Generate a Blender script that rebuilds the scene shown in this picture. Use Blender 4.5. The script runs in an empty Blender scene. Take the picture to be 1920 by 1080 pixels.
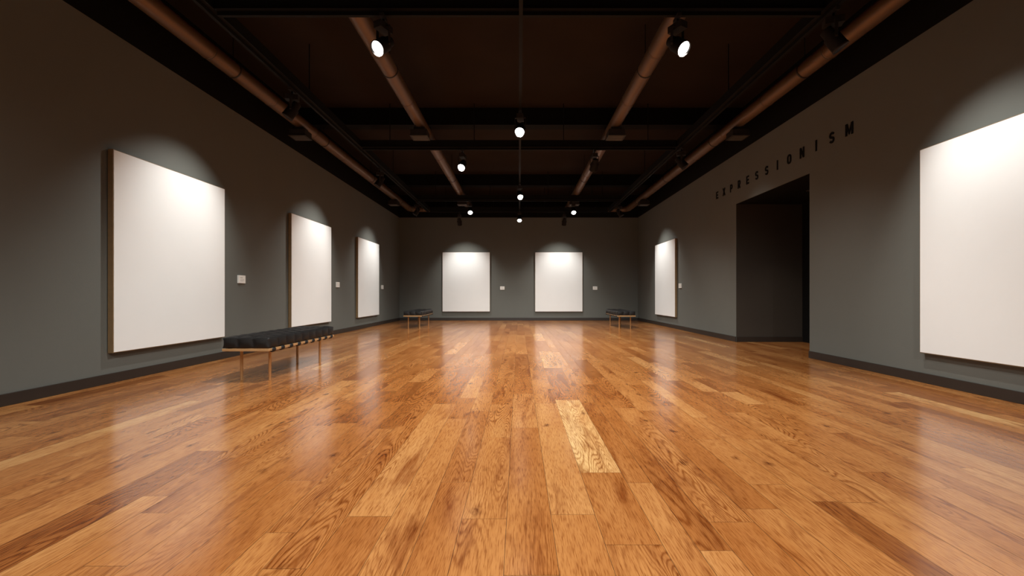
import bpy, bmesh, math, random
from mathutils import Vector, Matrix
random.seed(11)
scene = bpy.context.scene
try:
    scene.view_settings.view_transform = 'Standard'
    scene.view_settings.look = 'None'
except Exception as e:
    print(e)

F = 805.5
XL, XR, YB, YN = -4.62, 4.60, 16.6, -3.2
ZW = 3.98      # top of grey paint
ZC = 4.85      # ceiling

# ------------------------------------------------------------------ materials
def new_mat(name):
    m = bpy.data.materials.new(name); m.use_nodes = True
    nt = m.node_tree
    return m, nt, nt.nodes['Principled BSDF']

def simple(name, col, rough=0.6, metal=0.0, var=0.12, scale=8.0, bump=0.0, bscale=200.0, spec=0.5):
    m, nt, b = new_mat(name)
    tc = nt.nodes.new('ShaderNodeTexCoord')
    n = nt.nodes.new('ShaderNodeTexNoise'); n.inputs['Scale'].default_value = scale; n.inputs['Detail'].default_value = 4
    nt.links.new(tc.outputs['Object'], n.inputs['Vector'])
    mx = nt.nodes.new('ShaderNodeMix'); mx.data_type = 'RGBA'
    mx.inputs['A'].default_value = (*[c*(1-var) for c in col], 1)
    mx.inputs['B'].default_value = (*[min(1, c*(1+var)) for c in col], 1)
    nt.links.new(n.outputs['Fac'], mx.inputs['Factor'])
    nt.links.new(mx.outputs['Result'], b.inputs['Base Color'])
    b.inputs['Roughness'].default_value = rough
    b.inputs['Metallic'].default_value = metal
    b.inputs['Specular IOR Level'].default_value = spec
    if bump > 0:
        n2 = nt.nodes.new('ShaderNodeTexNoise'); n2.inputs['Scale'].default_value = bscale; n2.inputs['Detail'].default_value = 3
        nt.links.new(tc.outputs['Object'], n2.inputs['Vector'])
        bp = nt.nodes.new('ShaderNodeBump'); bp.inputs['Strength'].default_value = bump; bp.inputs['Distance'].default_value = 0.002
        nt.links.new(n2.outputs['Fac'], bp.inputs['Height'])
        nt.links.new(bp.outputs['Normal'], b.inputs['Normal'])
    return m

M_wall = simple('wall_paint_grey', (0.126, 0.131, 0.118), 0.75, var=0.05, scale=1.5, bump=0.25, bscale=120, spec=0.3)
M_vest = simple('wall_paint_shaded', (0.050, 0.041, 0.033), 0.8, var=0.1, scale=1.5, spec=0.2)  # grey wall paint with the vestibule's shade put into its colour
M_black = simple('matte_black_paint', (0.006, 0.0055, 0.005), 0.8, spec=0.1)
M_ceil = simple('ceiling_dark_brown', (0.022, 0.0145, 0.0105), 0.9, var=0.3, scale=1.2, spec=0.1)
M_base = simple('baseboard_dark', (0.024, 0.017, 0.013), 0.5)
M_beam = simple('beam_black', (0.006, 0.0055, 0.005), 0.7, spec=0.15)
M_duct = simple('duct_metal', (0.150, 0.094, 0.060), 0.45, metal=0.5, var=0.15, scale=3)
M_ductseam = simple('duct_seam', (0.03, 0.026, 0.024), 0.5, metal=0.4)
M_lamp = simple('lamp_housing', (0.022, 0.018, 0.016), 0.6, spec=0.2)
M_vent = simple('vent_housing', (0.024, 0.021, 0.019), 0.55, spec=0.3)
M_slat = simple('vent_slat', (0.12, 0.115, 0.11), 0.5)
M_canvas = simple('canvas_white', (0.80, 0.81, 0.80), 0.85, var=0.015, scale=3, bump=0.15, bscale=500, spec=0.2)
M_frame = simple('frame_oak', (0.22, 0.145, 0.07), 0.5, var=0.2, scale=20)
M_label = simple('label_card', (0.80, 0.80, 0.76), 0.6, var=0.02)
M_labeltxt = simple('label_print', (0.35, 0.35, 0.33), 0.6)
M_leather = simple('leather_black', (0.010, 0.0095, 0.0095), 0.5, var=0.2, scale=30, bump=0.4, bscale=300, spec=0.3)
M_brass = simple('bench_brass', (0.55, 0.34, 0.16), 0.4, metal=0.4, var=0.1)
M_letter = simple('letter_black', (0.006, 0.006, 0.006), 0.7, spec=0.1)
M_gap = simple('floor_gap', (0.05, 0.022, 0.01), 0.8)

def emis(name, col, s):
    m, nt, b = new_mat(name)
    b.inputs['Base Color'].default_value = (0.8, 0.8, 0.8, 1)
    b.inputs['Emission Color'].default_value = (*col, 1)
    b.inputs['Emission Strength'].default_value = s
    return m
M_lens = emis('lamp_lens_glow', (1.0, 0.98, 0.94), 12)

# floor wood
def floor_mat():
    m, nt, b = new_mat('oak_plank_floor')
    N, L = nt.nodes.new, nt.links.new
    at = N('ShaderNodeAttribute'); at.attribute_name = 'plank'
    sep = N('ShaderNodeSeparateColor'); L(at.outputs['Color'], sep.inputs['Color'])
    tc = N('ShaderNodeTexCoord')
    off = N('ShaderNodeVectorMath'); off.operation = 'MULTIPLY'
    comb = N('ShaderNodeCombineXYZ')
    L(sep.outputs['Green'], comb.inputs['X']); L(sep.outputs['Blue'], comb.inputs['Y']); L(sep.outputs['Green'], comb.inputs['Z'])
    L(comb.outputs['Vector'], off.inputs[0]); off.inputs[1].default_value = (37.0, 91.0, 53.0)
    add = N('ShaderNodeVectorMath'); add.operation = 'ADD'
    L(tc.outputs['Object'], add.inputs[0]); L(off.outputs['Vector'], add.inputs[1])
    def mapped(sx, sy):
        mp = N('ShaderNodeMapping'); mp.inputs['Scale'].default_value = (sx, sy, 1)
        L(add.outputs['Vector'], mp.inputs['Vector']); return mp.outputs['Vector']
    def noise(sx, sy, det=3, rough=0.5, dist=0.0):
        n = N('ShaderNodeTexNoise'); n.inputs['Scale'].default_value = 1
        n.inputs['Detail'].default_value = det; n.inputs['Roughness'].default_value = rough
        n.inputs['Distortion'].default_value = dist
        L(mapped(sx, sy), n.inputs['Vector']); return n.outputs['Fac']
    def math_(op, a, bb=None, c=None):
        n = N('ShaderNodeMath'); n.operation = op
        for i, v in enumerate((a, bb, c)):
            if v is None: continue
            if isinstance(v, (int, float)): n.inputs[i].default_value = v
            else: L(v, n.inputs[i])
        return n.outputs[0]
    def ramp(fac, stops):
        r = N('ShaderNodeValToRGB')
        e = r.color_ramp.elements
        while len(e) < len(stops): e.new(0.5)
        for i, (p, c) in enumerate(stops):
            e[i].position = p; e[i].color = (*c, 1)
        L(fac, r.inputs['Fac']); return r.outputs['Color']
    def mul(a, fac, col):
        mx = N('ShaderNodeMix'); mx.data_type = 'RGBA'; mx.blend_type = 'MULTIPLY'
        L(a, mx.inputs['A']); mx.inputs['B'].default_value = (*col, 1); L(fac, mx.inputs['Factor'])
        return mx.outputs['Result']
    mott = noise(6, 1.1, 4, 0.6)
    t = math_('ADD', sep.outputs['Red'], math_('MULTIPLY', math_('SUBTRACT', mott, 0.5), 0.75))
    base = ramp(t, [(0.0, (0.24, 0.078, 0.018)), (0.3, (0.38, 0.142, 0.036)), (0.6, (0.48, 0.210, 0.064)),
                    (0.82, (0.57, 0.285, 0.100)), (1.0, (0.72, 0.45, 0.19))])
    field = noise(6.5, 0.8, 1.0, 0.4, 0.4)
    fine = noise(70, 9, 2, 0.5)
    ph = math_('ADD', math_('MULTIPLY', field, 190), math_('MULTIPLY', fine, 3.4))
    s = math_('SINE', ph)
    s = math_('MULTIPLY_ADD', s, 0.5, 0.5)
    s = math_('POWER', s, 2.6)
    patch = noise(2.6, 0.6, 1, 0.5)
    patch = math_('MULTIPLY', math_('SUBTRACT', patch, 0.45), 5.0)
    pc = N('ShaderNodeClamp'); L(patch, pc.inputs['Value'])
    g1 = math_('MULTIPLY', s, math_('MULTIPLY_ADD', pc.outputs[0], 0.80, 0.12))
    col = mul(base, g1, (0.54, 0.39, 0.27))
    por = noise(240, 13, 2, 0.6)
    pm = N('ShaderNodeMapRange'); pm.inputs['From Min'].default_value = 0.48; pm.inputs['From Max'].default_value = 0.68
    L(por, pm.inputs['Value'])
    col = mul(col, math_('MULTIPLY', pm.outputs[0], 0.9), (0.56, 0.42, 0.31))
    st = noise(9, 1.5, 4, 0.6, 0.8)
    sm = N('ShaderNodeMapRange'); sm.inputs['From Min'].default_value = 0.54; sm.inputs['From Max'].default_value = 0.73
    L(st, sm.inputs['Value'])
    col = mul(col, math_('MULTIPLY', sm.outputs[0], 0.9), (0.52, 0.35, 0.24))
    vo = N('ShaderNodeTexVoronoi'); vo.inputs['Scale'].default_value = 1
    wob = noise(30, 20, 2, 0.5)
    va = N('ShaderNodeVectorMath'); va.operation = 'ADD'
    wc = N('ShaderNodeCombineXYZ'); L(math_('MULTIPLY', wob, 0.3), wc.inputs['X']); L(math_('MULTIPLY', wob, 0.25), wc.inputs['Y'])
    L(mapped(5.5, 2.8), va.inputs[0]); L(wc.outputs[0], va.inputs[1]); L(va.outputs[0], vo.inputs['Vector'])
    sc = N('ShaderNodeSeparateColor'); L(vo.outputs['Color'], sc.inputs['Color'])
    gate = math_('GREATER_THAN', sc.outputs['Red'], 0.55)
    kd = N('ShaderNodeMapRange'); kd.inputs['From Min'].default_value = 0.17; kd.inputs['From Max'].default_value = 0.03
    L(vo.outputs['Distance'], kd.inputs['Value'])
    col = mul(col, math_('MULTIPLY', math_('MULTIPLY', kd.outputs[0], gate), 0.85), (0.25, 0.13, 0.07))
    L(col, b.inputs['Base Color'])
    rr = N('ShaderNodeMapRange'); rr.inputs['To Min'].default_value = 0.16; rr.inputs['To Max'].default_value = 0.25
    L(st, rr.inputs['Value']); L(rr.outputs[0], b.inputs['Roughness'])
    b.inputs['Specular IOR Level'].default_value = 0.65
    bp = N('ShaderNodeBump'); bp.inputs['Strength'].default_value = 0.04; bp.inputs['Distance'].default_value = 0.001
    L(math_('ADD', math_('MULTIPLY', por, -1.0), math_('MULTIPLY', s, -0.3)), bp.inputs['Height'])
    L(bp.outputs['Normal'], b.inputs['Normal'])
    return m
M_floor = floor_mat()

# ------------------------------------------------------------------ mesh builder
class MB:
    def __init__(self): self.bm = bmesh.new(); self.mats = []
    def mi(self, mat):
        if mat not in self.mats: self.mats.append(mat)
        return self.mats.index(mat)
    def box(self, a, b, mat, faces_mat=None):
        i = self.mi(mat)
        v = [self.bm.verts.new((x, y, z)) for x in (a[0], b[0]) for y in (a[1], b[1]) for z in (a[2], b[2])]
        for f in ((0,1,3,2),(4,6,7,5),(0,4,5,1),(2,3,7,6),(0,2,6,4),(1,5,7,3)):
            fc = self.bm.faces.new([v[k] for k in f]); fc.material_index = i
        return v
    def obox(self, c, size, rot, mat):
        v = self.box([-s/2 for s in size], [s/2 for s in size], mat)
        M = Matrix.Translation(c) @ rot.to_4x4()
        for q in v: q.co = M @ q.co
    def lathe(self, prof, origin, direction, mat, seg=24, smooth=True):
        i = self.mi(mat)
        q = Vector(direction).normalized().to_track_quat('Z', 'Y')
        rings = []
        for r, h in prof:
            ring = []
            if r < 1e-6:
                ring = [self.bm.verts.new(Vector(origin) + q @ Vector((0, 0, h)))]
            else:
                for k in range(seg):
                    a = 2*math.pi*k/seg
                    ring.append(self.bm.verts.new(Vector(origin) + q @ Vector((r*math.cos(a), r*math.sin(a), h))))
            rings.append(ring)
        for A, B in zip(rings, rings[1:]):
            for k in range(seg):
                k2 = (k+1) % seg
                if len(A) == 1 and len(B) == 1: continue
                if len(A) == 1: vs = [A[0], B[k], B[k2]]
                elif len(B) == 1: vs = [A[k], A[k2], B[0]]
                else: vs = [A[k], A[k2], B[k2], B[k]]
                f = self.bm.faces.new(vs); f.material_index = i; f.smooth = smooth
    def cyl(self, p0, p1, r, mat, seg=16):
        d = Vector(p1) - Vector(p0)
        self.lathe([(0, 0), (r, 0), (r, 1e-5), (r, d.length-1e-5), (r, d.length), (0, d.length)], p0, d, mat, seg)
    def obj(self, name, parent=None, bevel=0, xform=None):
        bmesh.ops.recalc_face_normals(self.bm, faces=self.bm.faces)
        if xform is not None: self.bm.transform(xform)
        me = bpy.data.meshes.new(name); self.bm.to_mesh(me); self.bm.free()
        for m in self.mats: me.materials.append(m)
        o = bpy.data.objects.new(name, me); scene.collection.objects.link(o)
        if parent: o.parent = parent
        if bevel:
            md = o.modifiers.new('bevel', 'BEVEL'); md.width = bevel; md.segments = 2; md.limit_method = 'ANGLE'; md.angle_limit = math.radians(50)
        return o

def empty(name, loc=(0, 0, 0)):
    e = bpy.data.objects.new(name, None); e.location = loc; e.empty_display_size = 0.2
    scene.collection.objects.link(e); return e

# ------------------------------------------------------------------ room shell
T = 0.2
def wall(name, boxes):
    mb = MB()
    for a, b in boxes:
        if a[2] < ZW < b[2]:
            mb.box(a, (b[0], b[1], ZW), M_wall); mb.box((a[0], a[1], ZW), b, M_black)
        else:
            mb.box(a, b, M_wall)
    return mb.obj(name)
DY0, DY1, DZ = 6.8, 9.1, 2.92
wall('wall_left', [((XL-T, YN-T, 0), (XL, YB+T, ZC))])
wall('wall_right', [((XR, YN-T, 0), (XR+T, DY0, ZC)), ((XR, DY0, DZ), (XR+T, DY1, ZC)), ((XR, DY1, 0), (XR+T, YB+T, ZC))])
wall('wall_back', [((XL, YB, 0), (XR, YB+T, ZC))])
wall('wall_rear', [((XL, YN-T, 0), (XR, YN, ZC))])
VX = 6.0
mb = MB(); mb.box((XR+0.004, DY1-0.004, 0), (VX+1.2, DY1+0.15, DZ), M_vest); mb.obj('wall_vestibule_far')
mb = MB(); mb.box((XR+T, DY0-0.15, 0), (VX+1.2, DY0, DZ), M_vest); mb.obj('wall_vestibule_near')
mb = MB(); mb.box((VX, DY0, 0), (VX+0.15, DY1-0.004, DZ), M_black); mb.obj('wall_vestibule_end')
mb = MB(); mb.box((XR+0.004, DY0, DZ-0.004), (VX+1.2, DY1+0.15, DZ+0.1), M_black); mb.obj('ceiling_vestibule')
mb = MB(); mb.box((XL-T, YN-T, ZC), (XR+T, YB+T, ZC+0.15), M_ceil)
mb.obj('ceiling')
for y in (-1.4, 3.5, 8.85, 13.75):
    mb = MB(); mb.box((XL, y, ZC-0.35), (XR, y+0.25, ZC), M_black); mb.obj('ceiling_joist')

bh, bt = 0.11, 0.018
def baseb(name, a, b):
    mb = MB(); mb.box(a, b, M_base); return mb.obj(name, bevel=0.003)
baseb('baseboard_left', (XL, YN, 0), (XL+bt, YB, bh))
baseb('baseboard_back', (XL+bt, YB-bt, 0), (XR-bt, YB, bh))
mb = MB()
mb.box((XR-bt, YN, 0), (XR, DY0, bh), M_base); mb.box((XR-bt, DY1, 0), (XR, YB, bh), M_base)
mb.obj('baseboard_right', bevel=0.003)
baseb('baseboard_vestibule', (XR, DY1-0.004-bt, 0), (VX, DY1-0.004, bh))

# ------------------------------------------------------------------ floor planks (single mesh)
mb = MB()
mb.box((XL-T, YN-T, -0.15), (VX+1.2, YB+T, -0.003), M_gap)
planks = []
forced = [  # (x centre, y0, y1, tone)
    (0.45, 2.415, 4.08, 0.95), (0.42, 5.86, 7.6, 0.82), (0.36, 9.3, 11.0, 0.85), (-3.08, 2.3, 4.05, 0.86),
    (3.86, 3.1, 4.4, 0.82), (1.42, 3.5, 5.0, 0.72), (-2.0, 3.6, 5.0, 0.68), (-2.7, 5.7, 7.2, 0.82), (3.9, 8.2, 10.4, 0.86),
    (3.2, 6.0, 7.6, 0.78), (1.9, 5.0, 6.9, 0.74), (-1.2, 7.2, 9.0, 0.72), (2.3, 9.6, 11.4, 0.78)]
left = [0.345]
W = [0.13, 0.16, 0.18, 0.2]
while left[-1] > XL: left.append(left[-1]-random.choice(W))
right = [0.575]
while right[-1] < VX+0.1: right.append(right[-1]+random.choice(W))
edges = sorted(left+right)
gap = 0.0008
for x0, x1 in zip(edges, edges[1:]):
    fs = sorted([f for f in forced if x0 <= f[0] < x1], key=lambda f: f[1])
    y = YN - random.random()*1.5
    segs = []
    def fill(y, yend):
        while y < yend - 1e-6:
            l = random.choice([0.5, 0.7, 0.9, 1.1, 1.4, 1.7, 2.0])
            y2 = y + l
            if yend - y2 < 0.4: y2 = yend
            tone = min(0.68, max(0.12, random.gauss(0.42, 0.13)))
            segs.append((y, y2, tone)); y = y2
    for f in fs:
        fill(y, f[1]); segs.append((f[1], f[2], f[3])); y = f[2]
    fill(y, YB+0.1)
    for s in segs: planks.append((x0, x1, *s))
bm = mb.bm
lay = bm.loops.layers.float_color.new('plank')
mi = mb.mi(M_floor)
for (x0, x1, y0, y1, tone) in planks:
    c = (tone, random.random(), random.random(), 1)
    vs = [bm.verts.new(p) for p in ((x0+gap, y0+gap, 0), (x1-gap, y0+gap, 0), (x1-gap, y1-gap, 0), (x0+gap, y1-gap, 0))]
    f = bm.faces.new(vs); f.material_index = mi
    for l in f.loops: l[lay] = c
mb.obj('floor')

# ------------------------------------------------------------------ paintings & labels
ZT, ZB, PW = 2.635, 0.345, 1.83
ANG = {'L': math.radians(90), 'R': math.radians(-90), 'B': 0}
def painting(center, wn, w=PW):
    mb = MB()
    h = ZT-ZB; d = 0.070; t = 0.008
    mb.box((-w/2, -d, -h/2), (-w/2+t, -0.012, h/2), M_frame)
    mb.box((w/2-t, -d, -h/2), (w/2, -0.012, h/2), M_frame)
    mb.box((-w/2+t, -d, h/2-t), (w/2-t, -0.012, h/2), M_frame)
    mb.box((-w/2+t, -d, -h/2), (w/2-t, -0.012, -h/2+t), M_frame)
    mb.box((-w/2+t, -d-0.004, -h/2+t), (w/2-t, -0.015, h/2-t), M_canvas)
    mb.box((-w/2+0.2, -0.02, h/2-0.3), (w/2-0.2, -0.001, h/2-0.24), M_frame)
    o = mb.obj('blank_canvas_painting', xform=Matrix.Rotation(ANG[wn], 4, 'Z'))
    o.location = (center[0], center[1], (ZT+ZB)/2)
    return o
def label(loc, wn):
    mb = MB()
    mb.box((-0.085, -0.028, -0.065), (0.085, -0.001, 0.065), M_label)
    mb.box((-0.055, -0.0285, 0.02), (0.01, -0.028, 0.03), M_labeltxt)
    for k in range(3):
        mb.box((-0.055, -0.0285, -0.005-k*0.014), (0.05-0.02*(k == 2), -0.028, -0.001-k*0.014), M_labeltxt)
    o = mb.obj('caption_plaque', bevel=0.002, xform=Matrix.Rotation(ANG[wn], 4, 'Z'))
    o.location = loc
LC = [1.95, 5.73, 9.50, 13.06]
RC = [3.94, 13.38]
BC = [-2.03, 1.535]
for y in LC: painting((XL, y), 'L')
for y in RC: painting((XR, y), 'R')
for x in BC: painting((x, YB), 'B')
for y in (3.36, 7.13, 10.92, 14.48): label((XL, y, 1.255), 'L')
for y in (2.6, 12.22): label((XR, y, 1.255), 'R')
for x in (-0.64, 2.94): label((x, YB, 1.255), 'B')

# ------------------------------------------------------------------ lettering made of bold strokes
le = empty('expressionism_lettering', (XR, 7.97, 3.30))
CH, ST = 0.168, 0.033
def arc(cx, cy, rx, ry, a0, a1, n=10):
    return [(cx+rx*math.cos(math.radians(a0+(a1-a0)*k/n)), cy+ry*math.sin(math.radians(a0+(a1-a0)*k/n))) for k in range(n+1)]
h, s2 = CH, ST/2
def glyph(c):
    w = 0.104
    L, R, B, Tt = s2, w-s2, s2, h-s2
    if c == 'I': return ST, [[(s2, 0), (s2, h)]]
    if c == 'E': return 0.094, [[(0.094, B), (L, B), (L, Tt), (0.094, Tt)], [(L, h/2), (0.086, h/2)]]
    if c == 'X': return 0.120, [[(0.018, 0), (0.102, h)], [(0.102, 0), (0.018, h)]]
    if c in 'PR':
        ry = (Tt-h*0.44)/2; cy = Tt-ry
        bowl = [(L, Tt), (0.058, Tt)] + arc(0.058, cy, R-0.058, ry, 80, -80, 8) + [(0.058, cy-ry), (L, cy-ry)]
        st = [[(L, 0), (L, h)], bowl]
        if c == 'R': st.append([(0.053, cy-ry), (R-0.001, 0)])
        return w, st
    if c == 'S':
        rx = (w-ST)/2; ry = (h-ST)/4; cx = w/2
        p = arc(cx, Tt-ry, rx, ry, 20, 90, 5) + arc(cx, Tt-ry, rx, ry, 105, 255, 8) + arc(cx, B+ry, rx, ry, 75, -90, 9) + arc(cx, B+ry, rx, ry, -105, -160, 4)
        return w, [p]
    if c == 'O':
        rx = (w-ST)/2+0.003; ry = rx*1.1; cx = w/2+0.003
        p = arc(cx, Tt-ry, rx, ry, 0, 180, 12) + arc(cx, B+ry, rx, ry, 180, 360, 12)
        return w+0.006, [p+[p[0], p[1]]]
    if c == 'N': return 0.110, [[(s2, 0), (s2, h)], [(0.110-s2, 0), (0.110-s2, h)], [(s2, h-0.004), (0.110-s2, 0.004)]]
    if c == 'M': return 0.140, [[(s2, 0), (s2, h)], [(0.140-s2, 0), (0.140-s2, h)], [(s2+0.002, h-0.004), (0.070, 0.03), (0.140-s2-0.002, h-0.004)]]
def ribbon(mb, pts, wdt, d, mat):
    i = mb.mi(mat); n = len(pts); P = [Vector((p[0], p[1])) for p in pts]
    Q = [P[0]]
    for p in P[1:]:
        if (p-Q[-1]).length > 1e-5: Q.append(p)
    P = Q; n = len(P); rows = []
    for k in range(n):
        t1 = (P[k]-P[k-1]).normalized() if k > 0 else None
        t2 = (P[k+1]-P[k]).normalized() if k < n-1 else None
        t = t1 if t2 is None else (t2 if t1 is None else (t1+t2).normalized())
        nn = Vector((-t.y, t.x)); sc = 1.0
        if t1 is not None and t2 is not None: sc = min(1.6, 1/max(0.3, nn.dot(Vector((-t1.y, t1.x)))))
        a = P[k]+nn*wdt/2*sc; b = P[k]-nn*wdt/2*sc
        rows.append([mb.bm.verts.new((q.x, y, q.y)) for q in (a, b) for y in (-d, 0)])
    for A, B in zip(rows, rows[1:]):
        for u, v in ((0, 1), (1, 3), (3, 2), (2, 0)):
            f = mb.bm.faces.new((A[u], A[v], B[v], B[u])); f.material_index = i
    for A in (rows[0], rows[-1]):
        f = mb.bm.faces.new((A[0], A[1], A[3], A[2])); f.material_index = i
for i, ch in enumerate('EXPRESSIONISM'):
    wd, strokes = glyph(ch)
    mb = MB()
    for k, st in enumerate(strokes):
        ribbon(mb, [(p[0]-wd/2, p[1]) for p in st], 0.029, 0.010+0.0003*k, M_letter)
    o = mb.obj('letter_%s_%d' % (ch, i+1), le, xform=Matrix.Rotation(math.radians(-90), 4, 'Z'))
    o.location = (-0.001, 9.96-i*0.332-7.97, 3.22-3.30)

# ------------------------------------------------------------------ benches
def bench(loc):
    e = empty('leather_bench', loc)
    hw, hl = 0.265, 0.85
    mb = MB()
    z0, z1 = 0.362, 0.392
    r = 0.026
    mb.box((-hw, -hl, z0), (-hw+r, hl, z1), M_brass)
    mb.box((hw-r, -hl, z0), (hw, hl, z1), M_brass)
    mb.box((-hw+r, -hl, z0), (hw-r, -hl+r, z1), M_brass)
    mb.box((-hw+r, hl-r, z0), (hw-r, hl, z1), M_brass)
    for y in (-0.66, 0.60):
        mb.box((-hw+r, y-0.012, z0+0.002), (hw-r, y+0.012, z1-0.004), M_brass)
    mb.obj('frame', e, bevel=0.003)
    n = 1
    for y in (-0.66, 0.60):
        for x in (-0.165, 0.165):
            mb = MB()
            mb.lathe([(0, 0), (0.014, 0), (0.0155, 0.002), (0.0155, z0), (0.022, z0), (0.022, z0+0.006), (0, z0+0.006)], (x, y, 0), (0, 0, 1), M_brass, 18)
            mb.obj('leg_%d' % n, e); n += 1
    mb = MB()
    NY = 9
    for k in range(NY):
        y = -hl + (k+0.5)*(2*hl)/NY
        mb.box((-hw+0.01, y-0.035, z1), (hw-0.01, y+0.035, z1+0.006), M_leather)
        for s in (-1, 1):
            mb.lathe([(0, -0.032), (0.020, -0.032), (0.027, -0.026), (0.027, 0.026), (0.020, 0.032), (0, 0.032)],
                     (s*(hw-0.013), y, (z0+z1)/2-0.004), (0, 1, 0), M_leather, 14)
    mb.obj('straps', e)
    mb = MB(); bm = mb.bm; mi = mb.mi(M_leather)
    NX = 3; cx, cy = hw-0.004, hl-0.006
    zb, zt = z1+0.006, 0.532
    sx, sy = NX*10, NY*10
    def puff(u, v):
        a = abs(math.sin(math.pi*NX*u)); b_ = abs(math.sin(math.pi*NY*v))
        return (max(a, 1e-4)**0.4)*(max(b_, 1e-4)**0.4)
    grid = {}
    for i in range(sx+1):
        for j in range(sy+1):
            u, v = i/sx, j/sy
            x = -cx+2*cx*u; y = -cy+2*cy*v
            ed = min(min(u, 1-u)*2*cx, min(v, 1-v)*2*cy)
            rim = min(1, ed/0.03)
            z = zt - 0.030*(1-puff(u, v))*(0.35+0.65*rim) - 0.012*(1-rim)**2
            grid[i, j] = bm.verts.new((x, y, z))
    for i in range(sx):
        for j in range(sy):
            f = bm.faces.new((grid[i, j], grid[i+1, j], grid[i+1, j+1], grid[i, j+1])); f.smooth = True; f.material_index = mi
    per = [(i, 0) for i in range(sx)] + [(sx, j) for j in range(sy)] + [(i, sy) for i in range(sx, 0, -1)] + [(0, j) for j in range(sy, 0, -1)]
    prev = [grid[p] for p in per]
    LV = 7
    for l in range(1, LV+1):
        t = l/LV
        cur = []
        for (i, j), top in zip(per, [grid[p] for p in per]):
            u, v = i/sx, j/sy
            al = abs(math.sin(math.pi*NX*u)) if j in (0, sy) else abs(math.sin(math.pi*NY*v))
            bul = 0.013*math.sin(math.pi*t)*(0.3+0.7*max(al, 0.0)**0.5) - 0.012*(1-max(al, 0)**0.5)*math.sin(math.pi*min(1, t))
            x, y = top.co.x, top.co.y
            nx = -1 if i == 0 else (1 if i == sx else 0); ny = -1 if j == 0 else (1 if j == sy else 0)
            z = top.co.z*(1-t)+zb*t
            cur.append(bm.verts.new((x+nx*bul, y+ny*bul, z)))
        for k in range(len(per)):
            k2 = (k+1) % len(per)
            f = bm.faces.new((prev[k], prev[k2], cur[k2], cur[k])); f.smooth = True; f.material_index = mi
        prev = cur
    f = bm.faces.new(prev); f.material_index = mi
    for i in range(1, NX):
        for j in range(1, NY):
            x = -cx+2*cx*i/NX; y = -cy+2*cy*j/NY
            mb.lathe([(0.011, 0), (0.010, 0.004), (0, 0.007)], (x, y, zt-0.031), (0, 0, 1), M_leather, 10)
    mb.obj('cushion', e)
bench((-3.075, 5.68, 0))
bench((-3.10, 13.35, 0))
bench((3.13, 13.35, 0))

# ------------------------------------------------------------------ beams & tracks
ZB_ = 4.0
YT = 15.25
def rods(mb, pts):
    for x, y in pts: mb.cyl((x, y, ZB_), (x, y, ZC-0.001), 0.008, M_beam, 8)
for x in (-3.22, 3.22):
    mb = MB()
    mb.box((x-0.05, YN+0.01, ZB_-0.03), (x+0.05, YT, ZB_+0.10), M_beam)
    mb.box((x-0.065, YN+0.01, ZB_-0.045), (x+0.065, YT, ZB_-0.03), M_beam)
    mb.box((x-0.018, YN+0.01, ZB_-0.085), (x+0.018, YT, ZB_-0.045), M_beam)
    rods(mb, [(x, y) for y in (-2.0, 2.2, 6.6, 11.0)])
    mb.obj('ceiling_track_beam')
for y in (-0.4, 4.50, 8.66, 13.4, YT):
    mb = MB()
    mb.box((-3.15, y-0.05, ZB_-0.03), (3.15, y+0.05, ZB_+0.10), M_beam)
    mb.box((-3.15, y-0.065, ZB_-0.045), (3.15, y+0.065, ZB_-0.03), M_beam)
    mb.box((-3.15, y-0.018, ZB_-0.085), (3.15, y+0.018, ZB_-0.045), M_beam)
    rods(mb, [(x, y) for x in (-2.6, -0.9, 0.9, 2.6)])
    mb.obj('ceiling_track_beam')
mb = MB()
mb.box((0.02-0.02, YN+0.01, ZB_-0.12), (0.02+0.02, YT, ZB_-0.0855), M_beam)
mb.obj('lighting_track')

# ------------------------------------------------------------------ ducts
ZP, RP = 4.20, 0.11
YE = 16.15
ox = 4.07
def ductrun(mb, p0, p1, r, ring=1.42, start=0.3):
    mb.cyl(p0, p1, r, M_duct, 28)
    d = (Vector(p1)-Vector(p0)); n = d.normalized(); s = start
    while s < d.length:
        o = Vector(p0)+n*s
        mb.lathe([(r+0.001, -0.02), (r+0.006, -0.016), (r+0.006, -0.004), (r+0.001, -0.002)], o, n, M_duct, 28)
        mb.lathe([(r+0.0005, -0.003), (r+0.004, -0.002), (r+0.004, 0.008), (r+0.0005, 0.009)], o, n, M_ductseam, 28)
        s += ring
def hang(mb, x):
    y = -2.4
    while y < 16:
        mb.cyl((x, y, ZP+RP), (x, y, ZC-0.001), 0.006, M_beam, 8)
        mb.lathe([(RP+0.002, -0.012), (RP+0.008, -0.012), (RP+0.008, 0.012), (RP+0.002, 0.012)], (x, y, ZP), (0, 1, 0), M_ductseam, 24)
        y += 2.84
for x in (-ox, ox):
    mb = MB(); ductrun(mb, (x, YN+0.01, ZP), (x, YE-0.25, ZP), RP); hang(mb, x)
    s = 1 if x > 0 else -1; prev = None
    for k in range(9):
        a = k/8*math.pi/2
        c = Vector((s*(ox-0.25+0.25*math.cos(a)), YE-0.25+0.25*math.sin(a), ZP))
        if prev is not None: mb.cyl(prev, c, 0.10, M_duct, 20)
        prev = c
    mb.obj('ventilation_duct')
for x in (-1.84, 1.80):
    mb = MB(); ductrun(mb, (x, YN+0.01, ZP), (x, YE-0.09, ZP), RP); hang(mb, x); mb.obj('ventilation_duct')
mb = MB(); ductrun(mb, (-ox+0.25, YE, ZP), (ox-0.25, YE, ZP), 0.09, 1.3, 0.2); mb.obj('ventilation_duct')

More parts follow.
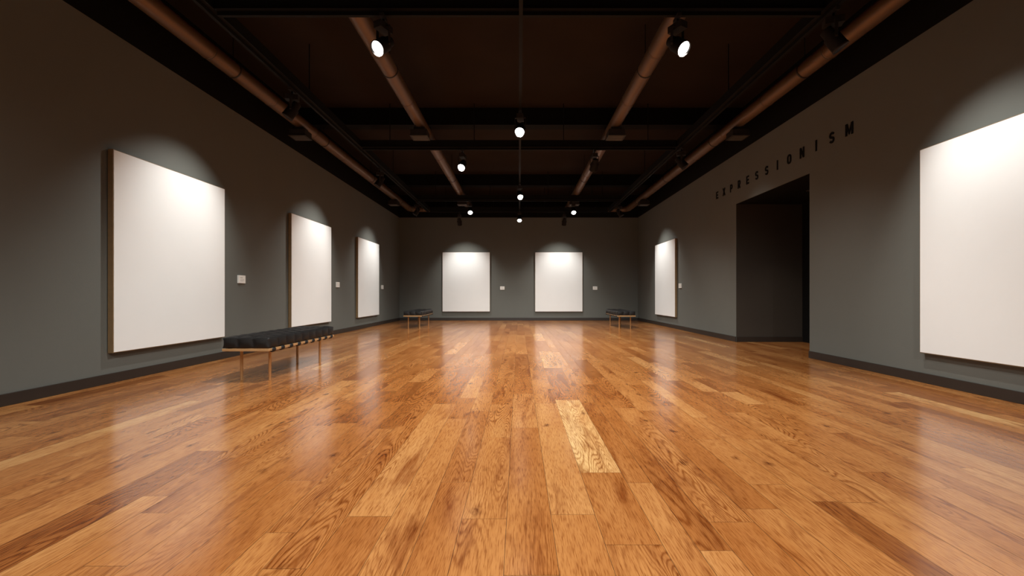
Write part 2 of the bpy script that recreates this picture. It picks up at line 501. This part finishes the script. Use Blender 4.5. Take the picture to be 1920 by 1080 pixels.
def vent(x, y):
    mb = MB()
    w, l = 0.15, 0.13
    zt = ZP-RP
    mb.box((x-0.10, y-0.09, zt-0.05), (x+0.10, y+0.09, zt+0.003), M_vent)
    mb.box((x-w, y-l, zt-0.16), (x+w, y+l, zt-0.05), M_vent)
    mb.box((x-w-0.012, y-l-0.012, zt-0.175), (x+w+0.012, y+l+0.012, zt-0.155), M_vent)
    for k in range(5):
        yy = y-l+0.03+k*(2*l-0.06)/4
        mb.box((x-w+0.02, yy-0.009, zt-0.182), (x+w-0.02, yy+0.009, zt-0.174), M_slat)
    mb.obj('air_vent', bevel=0.004)
for y in (2.0, 8.0, 14.0):
    for x in (-ox, -1.84, 1.80, ox): vent(x, y)

# ------------------------------------------------------------------ spotlights
def spotlight(mx, my, target, power, size_deg, blend, col=(1.0, 0.965, 0.91), drop=0.30, soft=0.03, ldir=None):
    zt = ZB_-(0.12 if abs(mx) < 0.1 else 0.085)
    e = empty('track_spotlight', (mx, my, zt))
    piv = Vector((0, 0, -drop))
    d = (Vector(target) - Vector((mx, my, zt)) - piv).normalized()
    mb = MB()
    mb.box((-0.022, -0.07, -0.035), (0.022, 0.07, -0.001), M_lamp)
    mb.cyl((0, 0, -0.035), (0, 0, -0.085), 0.012, M_lamp, 12)
    yaw = Matrix.Rotation(math.atan2(d.y, d.x), 3, 'Z')
    mb.obox(Vector((0, 0, -0.12)), (0.17, 0.10, 0.07), yaw, M_lamp)
    for s in (-1, 1):
        c = piv + yaw @ Vector((0, s*0.083, 0))
        mb.obox(c + Vector((0, 0, 0.085)), (0.03, 0.006, 0.20), yaw, M_lamp)
    mb.obox(piv+Vector((0, 0, 0.175)), (0.03, 0.172, 0.008), yaw, M_lamp)
    mb.obj('mount', e, bevel=0.002)
    mb = MB()
    lz = 0.100 if ldir else 0.03
    prof = [(0, -0.13), (0.045, -0.13), (0.055, -0.122), (0.058, -0.05), (0.062, -0.048), (0.062, -0.04), (0.074, -0.036),
            (0.076, 0.10), (0.079, 0.102), (0.079, 0.122), (0.072, 0.122), (0.070, lz-0.005)]
    mb.lathe(prof, piv, d, M_lamp, 28)
    for s in (-1, 1):
        mb.cyl(piv + yaw @ Vector((0, s*0.07, 0)), piv + yaw @ Vector((0, s*0.09, 0)), 0.012, M_lamp, 10)
    mb.obj('body', e)
    mb = MB()
    mb.lathe([(0.070, lz), (0.05, lz+0.006), (0, lz+0.010)], piv, d, M_lens, 28)
    mb.obj('lens', e)
    ld = bpy.data.lights.new('lamp', 'SPOT'); ld.energy = power; ld.color = col
    ld.spot_size = math.radians(size_deg); ld.spot_blend = blend; ld.shadow_soft_size = soft
    lo = bpy.data.objects.new('lamp', ld); scene.collection.objects.link(lo)
    lo.parent = e; lo.location = piv + d*(0.17 if ldir else 0.085)
    q = Vector(ldir).normalized() if ldir else d
    lo.rotation_euler = q.to_track_quat('-Z', 'Y').to_euler()

PP = 225
AZ = 1.42
SZ, BL = 80, 1.0
WC = (1.0, 0.985, 0.945)
offs = {1.95: 2.3, 5.73: 6.1, 9.50: 9.95, 13.06: 13.55}
for y, ly in offs.items():
    spotlight(-3.22, ly, (XL, y, AZ), PP, SZ, BL, WC)
spotlight(3.22, 4.40, (XR, 3.94, AZ), PP, SZ, BL, WC)
spotlight(3.22, 8.52, (XR, 8.1, 1.9), 25, 70, 1.0, WC)
spotlight(3.22, 13.75, (XR, 13.38, AZ), PP, SZ, BL, WC)
for x, lx in ((BC[0], -2.1), (BC[1], 1.60)):
    spotlight(lx, YT-0.07, (x, YB, AZ), PP, SZ, BL, WC, drop=0.34)
# fill lamp added to brighten the vestibule; its ring and disc are made up
e = empty('added_vestibule_light', (5.35, 7.9, DZ-0.004))
mb = MB()
mb.lathe([(0.040, -0.001), (0.062, -0.001), (0.062, -0.006), (0.045, -0.010), (0.040, -0.003)], (0, 0, 0), (0, 0, 1), M_lamp, 24)
mb.obj('added_trim_ring', e)
mb = MB(); mb.lathe([(0.040, -0.002), (0, -0.0015)], (0, 0, 0), (0, 0, 1), M_slat, 24); mb.obj('added_diffuser', e)
ld = bpy.data.lights.new('lamp', 'SPOT'); ld.energy = 45; ld.color = (1.0, 0.86, 0.70)
ld.spot_size = math.radians(95); ld.spot_blend = 1.0; ld.shadow_soft_size = 0.03
lo = bpy.data.objects.new('lamp', ld); scene.collection.objects.link(lo); lo.parent = e; lo.location = (0, 0, -0.045)
# open-room lamps (wide flood optics, tilted bodies)
FP = 420
def room(x, y, tgt, p=FP, size=134, tilt=0.40): spotlight(x, y, tgt, p, size, 0.8, soft=0.04, ldir=(0.0001, tilt, -1))
room(-1.42, 4.50, (-2.9, 1.6, 0.6))
room(1.66, 4.50, (3.2, 1.8, 0.6))
room(0.02, 6.70, (-0.4, 3.0, 0.2), 370)
room(-1.14, 8.66, (-1.7, 5.0, 0.2))
room(1.52, 8.66, (1.2, 12.5, 0.0))
room(0.02, 11.1, (0.7, 7.6, 0.2), 320)
room(-1.52, 13.4, (-1.0, 9.5, 0.2), 220, 110, 0.1)
room(1.70, 13.4, (1.6, 9.5, 0.2), 220, 110, 0.1)
room(0.02, 14.6, (0.0, 11.0, 0.2), 120, 110, 0.1)
room(0.02, 1.6, (0.0, 2.2, 0.0), 370)  # this and the next two are unseen, added to brighten the foreground floor
room(-2.2, -0.4, (-2.0, 1.0, 0.0))
room(2.2, -0.4, (2.0, 1.0, 0.0))

# ------------------------------------------------------------------ world, camera
w = bpy.data.worlds.new('world'); scene.world = w; w.use_nodes = True
w.node_tree.nodes['Background'].inputs['Color'].default_value = (0.01, 0.01, 0.01, 1)
cam = bpy.data.cameras.new('camera'); co = bpy.data.objects.new('camera', cam); scene.collection.objects.link(co)
co.location = (0, 0, 1); co.rotation_euler = (math.radians(90), 0, 0)
cam.sensor_width = 36; cam.lens = 36*F/1920
cam.shift_x = -13/1920; cam.shift_y = 12.5/1920
cam.clip_start = 0.05
scene.camera = co
